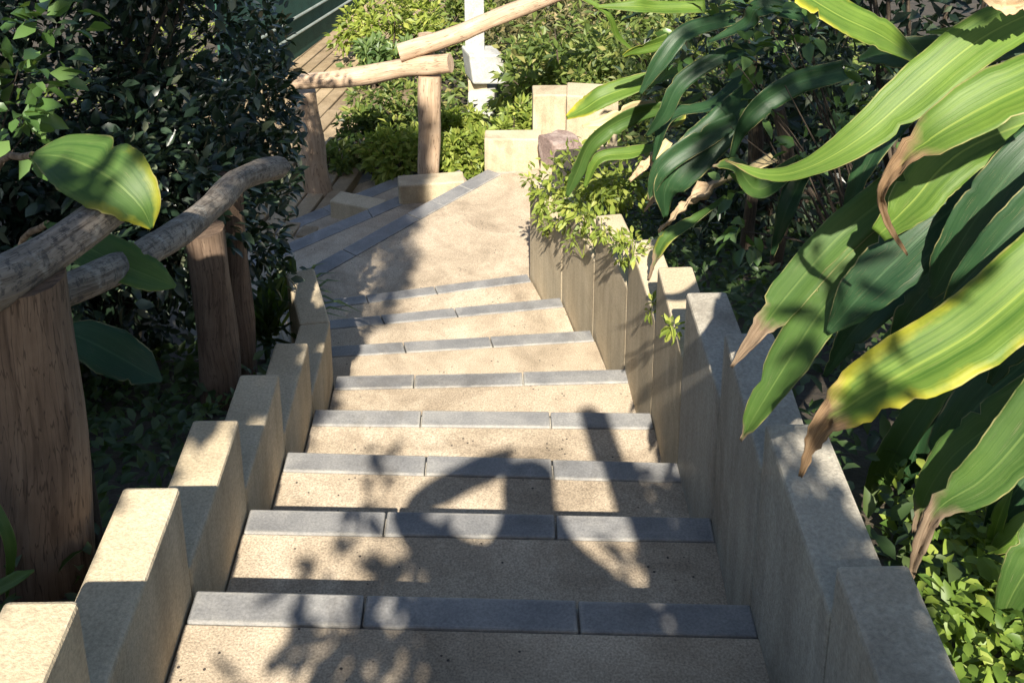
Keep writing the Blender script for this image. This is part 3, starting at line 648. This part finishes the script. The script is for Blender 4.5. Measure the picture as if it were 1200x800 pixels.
# dark shrubs filling the right bank
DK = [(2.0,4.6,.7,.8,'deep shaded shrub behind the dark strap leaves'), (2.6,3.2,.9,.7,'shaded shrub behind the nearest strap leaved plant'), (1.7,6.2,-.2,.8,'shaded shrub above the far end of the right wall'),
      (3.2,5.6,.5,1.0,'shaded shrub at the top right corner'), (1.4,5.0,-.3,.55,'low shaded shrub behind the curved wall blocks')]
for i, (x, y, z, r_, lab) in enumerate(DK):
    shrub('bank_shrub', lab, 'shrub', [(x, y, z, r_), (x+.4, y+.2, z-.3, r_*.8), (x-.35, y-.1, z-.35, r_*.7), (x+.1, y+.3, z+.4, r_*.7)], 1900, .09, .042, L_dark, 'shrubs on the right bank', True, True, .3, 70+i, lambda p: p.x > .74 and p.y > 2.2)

# small leafy weeds trailing over the curved wall
WD = [(642,222,5.38,.15,260,'bright weed spilling over the farthest curved wall block'), (690,238,4.72,.13,220,'bright weed between two curved wall blocks'), (642,262,5.28,.09,110,'small weed hanging down the landing wall'),
      (683,285,4.62,.08,80,'weed trailing down the curved wall face'), (728,295,3.95,.07,60,'wispy weed in a middle wall joint'), (760,360,3.38,.05,42,'tiny weed in the wall joint below the strap leaves'),
      (790,385,2.85,.05,42,'tiny weed rooted in the nearer wall joint'), (728,215,4.75,.2,300,'leafy weed patch under the pale leaves'), (690,200,5.5,.22,330,'sunny weed patch beside the pinkish rock'),
      (705,262,4.25,.09,110,'shady weed lying over a middle wall block top'), (742,292,3.75,.08,90,'weed creeping over the wall block below the dry tan leaf'), (660,248,4.95,.1,140,'weed over the second farthest curved wall block')]
for i, (u, v, y, r_, n, lab) in enumerate(WD):
    c = aty(u, v, y); rr = random.Random(90+i); mb = MB(); cs = cloud(mb, c, (r_, r_, r_*.8), n, .05 if r_ > .1 else .035, .024 if r_ > .1 else .016, False, .1, .3, .3, rr, None, .6)
    for q in cs: mb.tube(spline([c-Vector((0,0,r_)), c.lerp(q, .5)-Vector((0,0,r_*.3)), q], 4), .002, 4)
    tag(mb.build('weed', L_bright), lab, 'weed', 'weeds along the curved right wall')
# grassy tuft left of wall end
def tuft(c, n, L, mat, lab, seed, w=.012):
    rr = random.Random(seed); mb = MB()
    for _ in range(n):
        d = rnd_dir(rr); d.z = abs(d.z)+.5; d.normalize(); b = Vector(c)+Vector((rr.uniform(-.06,.06), rr.uniform(-.06,.06), 0)); l = L*rr.uniform(.6, 1.1)
        s = d.cross(Vector((0, 0, 1))).normalized()*w; e = Vector((d.x, d.y, 0))*l
        P = [b, b+d*l*.4, b+d*l*.7+e*.15, b+d*l*.75+e*.5-Vector((0,0,l*.15))]
        mb.add([P[0]-s*.6, P[0]+s*.6, P[1]-s, P[1]+s, P[2]-s*.7, P[2]+s*.7, P[3]], [(0,1,3,2), (2,3,5,4), (4,5,6)], smooth=True)
    return tag(mb.build('grass_tuft', mat), lab, 'grass tuft', 'grass tufts by the left wall')
c = aty(312, 392, 4.1); tuft((c.x, c.y, c.z), 70, .34, L_coverdk, 'dark arching grass tuft beside the end of the left wall', 1)
c = aty(330, 350, 4.45); tuft((c.x, c.y, c.z-.05), 60, .3, L_coverdk, 'dark grass tuft beyond the end of the left wall', 2)
c = aty(108, 668, 1.85); tuft((c.x, c.y, c.z-.04), 12, .12, L_cover, 'small lit sprig at the foot of the nearest fence post', 3, .006)

# background hillside shrubs in the sun
def pxshrub(u, v, y, r_, n, mat, lab, seed, L=.09, W=.045, zs=.8):
    c = aty(u, v, y)
    return shrub('hillside_shrub', lab, 'shrub', [(c.x, c.y, c.z, r_, r_, r_*zs), (c.x+r_*.6, c.y+.1, c.z-r_*.2, r_*.7), (c.x-r_*.6, c.y, c.z-r_*.25, r_*.7)], n, L, W, mat, 'shrubs on the slope beyond the landing', True, True, .3, seed, None, .3)
BG = [
 (470,178,8.35,.27,1300,L_bright,'bright yellow green shrub left of the sunbleached post'),
 (545,180,8.15,.24,1100,L_bright,'bright yellow green shrub between the sunbleached post and landing wall'),
 (452,120,9.1,.32,1100,L_mid,'mid green shrub under the lower slanting rail'),
 (535,150,8.9,.2,900,L_bright,'light green shrub below the white post'),
 (612,150,8.7,.26,1200,L_bright,'light green shrub behind the low landing wall'),
 (650,95,10.2,.42,1500,L_mid,'mid green shrub right of the white post'),
 (660,70,9.6,.5,1600,L_mid,'mid green shrub behind the taller landing block'),
 (690,30,11.,.6,1500,L_brown,'brownish dry scrub under the upper rail end'),
 (635,25,12.5,.6,1300,L_brown,'brownish dry scrub behind the upper rail'),
 (730,90,9.,.5,1300,L_mid,'green shrub behind the pale strap leaves'),
 (455,25,12.0,.5,1300,L_bright,'bright shrub at the end of the green fence'),
 (445,70,11.0,.3,600,L_blue,'small green shrub beside the board path'),
 (515,15,13.5,.6,1300,L_mid,'dark green shrub left of the white post top'),
 (580,10,14.5,.7,1300,L_bright,'far light green shrub at the top of the picture'),
 (395,190,8.6,.18,700,L_mid,'low shrub at the foot of the thick left post'),
 (425,150,9.0,.2,600,L_coverdk,'dark low shrub right of the board path'),
 (770,30,10.5,.7,1400,L_mid,'green shrub behind the upper strap leaves'),
]
for i, (u, v, y, r_, n, mt, lab) in enumerate(BG): pxshrub(u, v, y, r_, n, mt, lab, 120+i, .085 if y < 9.5 else .11, .042 if y < 9.5 else .055)

# ground cover: nobody could count it
def cover(name, lab, region, n, L, W, mat, seed, cond=None, hgt=.08):
    rr = random.Random(seed); mb = MB(); x0, x1, y0, y1 = region; k = 0
    while k < n:
        x, y = rr.uniform(x0, x1), rr.uniform(y0, y1)
        if cond and not cond(x, y): k += .2; continue
        if noise.noise(Vector((x*2.3, y*2.3, seed))) < rr.uniform(-.7, .2): k += .1; continue
        z = ground(x, y)+rr.random()**1.5*hgt
        d = rnd_dir(rr); d.z = abs(d.z)*.6; nn = Vector((rr.uniform(-.6,.6), rr.uniform(-.6,.6), 1)); s = rr.uniform(.6, 1.2)
        add_leaf(mb, Vector((x, y, z)), d, nn, L*s, W*s, .3, L < .03 or y > 5, .2); k += 1
    return tag(mb.build(name, mat), lab, 'ground cover', None, 'stuff')
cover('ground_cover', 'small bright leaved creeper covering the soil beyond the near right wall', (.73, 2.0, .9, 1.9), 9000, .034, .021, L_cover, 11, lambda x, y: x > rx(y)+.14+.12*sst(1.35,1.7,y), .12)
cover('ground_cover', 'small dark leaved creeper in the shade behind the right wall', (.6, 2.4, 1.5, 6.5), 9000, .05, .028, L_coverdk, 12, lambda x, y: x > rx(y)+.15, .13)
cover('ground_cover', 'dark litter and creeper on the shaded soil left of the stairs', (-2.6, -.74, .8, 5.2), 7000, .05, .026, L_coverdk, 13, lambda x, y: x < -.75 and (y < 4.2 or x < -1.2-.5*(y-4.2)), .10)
cover('ground_cover', 'sunlit low plants covering the slope beyond the landing', (-1.6, 5., 7.7, 18), 15000, .11, .055, L_mid, 14,
      lambda x, y: (x > -.85+.0*y) and (x > .7 or y > 7.85) and not (x < -.9 and y < 8.4), .22)
cover('ground_cover', 'sparse sandy weeds along the board path', (-5., -.9, 8.3, 18), 2500, .08, .03, L_bright, 15, lambda x, y: abs((Vector((x, y, 0))-Vector((pa.x, pa.y, 0))).dot(Vector((ps.x, ps.y, 0)))+.2) > 1.0, .1)

# ------------------------------------------------------------------ trees behind the camera that throw the shade
UX, VX = Vector((1, 0, 0)), Vector((0, SUN.z, -SUN.y)).normalized()
def sp(x, v, k): return Vector((x, 0, 0))+VX*v+SUN*k      # x across, v up, in the plane facing the sun; k metres along the beam
def tree(lab, base, clumps, mat, seed, L, W, per, spray=(), arm_=(.3, .75, 3.4)):
    r = random.Random(seed); root = empty('shade_tree', base, lab, 'tree', 'shade trees above the stairs'); tr = MB(); base = Vector(base)
    cen = sum((Vector(c[0]) for c in clumps), Vector())/len(clumps); fork = base.lerp(cen, .5); fork.x = base.x*.75+cen.x*.25
    tr.tube(spline([base-Vector((0,0,.3)), base.lerp(fork, .5)+Vector((.05, .05, 0)), fork], 8), [.17,.16,.15,.14,.13,.125,.12,.115,.11], 12, .15)
    mb = MB()
    for ci, (c, rad) in enumerate(clumps):
        c = Vector(c)
        if ci % 9 == 0: tr.tube(spline([fork, fork.lerp(c, .5)+rnd_dir(r)*.12, c], 7), [.05,.045,.04,.034,.028,.02,.014,.008], 7, .1, False)
        for _ in range(int(per*rad*rad/.09)):
            o = rnd_dir(r); p = c+o*rad*r.random()**.45
            add_leaf(mb, p, o+rnd_dir(r)*.5-Vector((0,0,.3)), SUN+rnd_dir(r)*.7, L*r.uniform(.7,1.2), W*r.uniform(.7,1.2), .2, True, .2)
    arm = sp(*arm_)
    if spray: tr.tube(spline([fork, fork.lerp(arm, .5)+Vector((0, -.2, .1)), arm], 8), [.05,.045,.04,.036,.032,.028,.024,.02,.016], 8, .1)
    for ci, (c, rad) in enumerate(spray):
        c = Vector(c)
        if ci % 3 == 0: tr.tube(spline([arm, arm.lerp(c, .5)+rnd_dir(r)*.05, c], 7), [.008,.0075,.007,.006,.005,.004,.003,.002], 6, .1, False)
        for _ in range(int(1500*rad*rad)+6):
            o = rnd_dir(r); p = c+o*rad*r.random()**.5
            add_leaf(mb, p, o+rnd_dir(r)*.6-Vector((0,0,.3)), SUN+rnd_dir(r)*.8, .085*r.uniform(.7,1.2), .036*r.uniform(.7,1.2), .2, False, .2)
    tr.build('trunk', M_bark, root); mb.build('crown', mat, root)
rr = random.Random(21); lc = []
x_ = -.95
def hole(x, v, rad):
    for (u_, v_, y_, h_) in ((178, 225, 1.97, .03), (15, 60, 2.6, .3), (10, 110, 2.6, .25)):
        P = aty(u_, v_, y_)
        if abs(x-P.x) < h_+rad+.09 and abs(v-P.dot(VX)) < h_+rad+.09: return True
    return False
for _ in range(460):
    x = rr.uniform(-4.2, -.72); v = rr.uniform(1.0, 4.0)
    rad = rr.uniform(.2, .34)
    lim = (-.95 if v < 1.95 else -.68)
    if x+rad*.85 > lim: x = lim-rad*.85
    if v+rad > 4.05: v = 4.05-rad
    if hole(x, v, rad) or (v > 2.3 and x < -1.35 and rr.random() < .5): continue
    lc.append((sp(x, v, rr.uniform(3.0, 3.9)+.25*max(0, v-2)), rad))
for _ in range(640):
    v = rr.uniform(1.12, 4.0); rad = rr.uniform(.09, .15)*(1.3 if v > 1.9 else 1); lim = -.90 if v < 1.66 else -.64
    if hole(lim-.15, v, rad): continue
    lc.append((sp(lim-rad*.8-rr.uniform(0, .4), min(v, 4.05-rad), rr.uniform(2.4, 3.2)+.25*max(0, v-2)), rad))
sl = []
for _ in range(760):
    v = rr.uniform(1.66, 4.0); rad = rr.uniform(.06, .11); sl.append((sp((-.61 if v < 1.85 else -.54)-rad-rr.uniform(0, .4), min(v, 4.0-rad), rr.uniform(2.2, 2.9)+.25*max(0, v-2)), rad))
for _ in range(420):
    v = rr.uniform(1.2, 1.9); rad = rr.uniform(.05, .09); sl.append((sp(-.755-rad-rr.uniform(0, .35), v, rr.uniform(2.2, 2.9)), rad))
sl = [q for q in sl if not hole(q[0].x, q[0].dot(VX), q[1]-.05)]
tree('spreading tree behind the viewer shading the left side of the stairs', (-2.6, -2.9, .5), lc, L_tree, 5, .17, .09, 24, sl, (-1.0, 2.2, 4.2))
rr = random.Random(22); rc = []
for _ in range(210):
    v = rr.uniform(2.25, 5.2); x = rr.uniform(.75, 4.8); rad = rr.uniform(.22, .36)
    lim = .78+max(0, v-3.0)*.16
    if x-rad*.85 < lim: x = lim+rad*.85
    if rr.random() < .26: continue
    rc.append((sp(x, v, rr.uniform(3.4, 4.4)+.25*max(0, v-2)), rad))
# sprays low over the bottom of the flight and over the near right wall
sy = []
for _ in range(110):
    v = rr.uniform(.5, 1.18); x = rr.uniform(-.20, .58); sy.append((sp(x, v, rr.uniform(2.0, 2.8)), rr.uniform(.08, .14)))
for _ in range(16):
    x, v, r_ = rr.uniform(-.30, .6), rr.uniform(1.15, 1.36), rr.uniform(.05, .09)
    if .08 < x < .46 and v > 1.16: continue
    sy.append((sp(x, v, rr.uniform(1.9, 2.4)), r_))
for _ in range(34):
    sy.append((sp(rr.uniform(.56, .645), rr.uniform(1.0, 1.46), rr.uniform(1.9, 2.6)), rr.uniform(.05, .08)))
for (x, v, r_) in ((.54,1.36,.06), (.56,1.46,.06), (.50,1.22,.07), (-.33,1.42,.04), (-.36,1.56,.025), (-.40,1.27,.04), (-.30,1.16,.06), (-.15,1.24,.1), (-.44,1.10,.035), (.66,1.62,.07), (.70,1.74,.07), (.68,1.84,.05), (.62,1.56,.06)):
    sy.append((sp(x, v, rr.uniform(1.8, 2.3)), r_))
tree('leafy tree behind the viewer shading the right bank', (2.4, -3.1, .5), rc, L_tree, 6, .15, .08, 26, sy)

# leaning post beside the viewer
m = MB(); pole(m, (.72, -.36, .3), (.335, -.36, 2.53), .055, .052, 31, .01)
tag(m.build('leaning_post', M_post), 'leaning timber post beside the viewer casting the bar shadow on the stairs', 'post')

# ------------------------------------------------------------------ the photographer, whose shadow falls on the steps
def person():
    def q(u, v, k): return C+Vector((u, 0, 0))+VX*v+SUN*k
    hd = q(.035, -.035, .27); nk = q(.045, -.16, .22); ch = nk+Vector((-.02, -.03, -.14)); pe = Vector((ch.x, ch.y-.02, 1.34))
    shl, shr = q(-.125, -.25, .2), q(.20, -.285, .2); ell, han = q(-.315, -.105, .2), q(-.06, .02, .15)
    elr, wrr = shr+Vector((.09, -.03, -.28)), shr+Vector((.10, .02, -.52))
    J = [pe, ch, nk, hd-Vector((0,0,.03)), hd+Vector((0,.01,.055)), shl, ell, han, shr, elr, wrr]
    E = [(0,1), (1,2), (2,3), (3,4), (1,5), (5,6), (6,7), (1,8), (8,9), (9,10)]
    Rd = [.19, .18, .07, .09, .082, .068, .052, .042, .068, .048, .034]
    for s in (-1, 1):
        b = len(J); hp = pe+Vector((s*.09, 0, -.06)); J += [hp, hp+Vector((s*.02, .02, -.42)), Vector((hp.x+s*.03, hp.y, .52)), Vector((hp.x+s*.04, hp.y+.15, .475))]
        E += [(0, b), (b, b+1), (b+1, b+2), (b+2, b+3)]; Rd += [.09, .06, .042, .035]
    for base, dr in ((7, Vector((.06, .0, -.012))), (10, Vector((0, .02, -.09)))):
        for f in range(5):
            b = len(J); sp_ = Vector((0, .012*(f-2), .016*(f-2))) if base == 7 else Vector((.0, .018*(f-2), 0))
            l = (.75, .95, 1, .92, .72)[f]
            J += [J[base]+sp_+dr*.55, J[base]+sp_*1.3+dr*(.55+.5*l)+Vector((0, .01, -.006))]; E += [(base, b), (b, b+1)]; Rd += [.009, .0075]
    me = bpy.data.meshes.new('person'); me.from_pydata([tuple(p) for p in J], E, [])
    o = bpy.data.objects.new('person', me); COL.objects.link(o)
    sk = o.modifiers.new('skin', 'SKIN'); sk.use_smooth_shade = True; me.skin_vertices.new() if not me.skin_vertices else None
    for i, r_ in enumerate(Rd): me.skin_vertices[0].data[i].radius = (r_, r_)
    for i in range(len(J)): me.skin_vertices[0].data[i].use_root = (i == 0)
    sb = o.modifiers.new('sub', 'SUBSURF'); sb.levels = sb.render_levels = 2
    mt, nt, b = newmat('cotton_clothes'); b.inputs['Roughness'].default_value = .9
    nt.links.new(ramp(nt, noise_(nt, pos(nt), 30), [(.3, (.08,.1,.16)), (.7, (.13,.16,.22))]), b.inputs['Base Color']); me.materials.append(mt)
    return tag(o, 'person standing behind the camera with one arm raised whose shadow falls on the steps', 'person')
person()
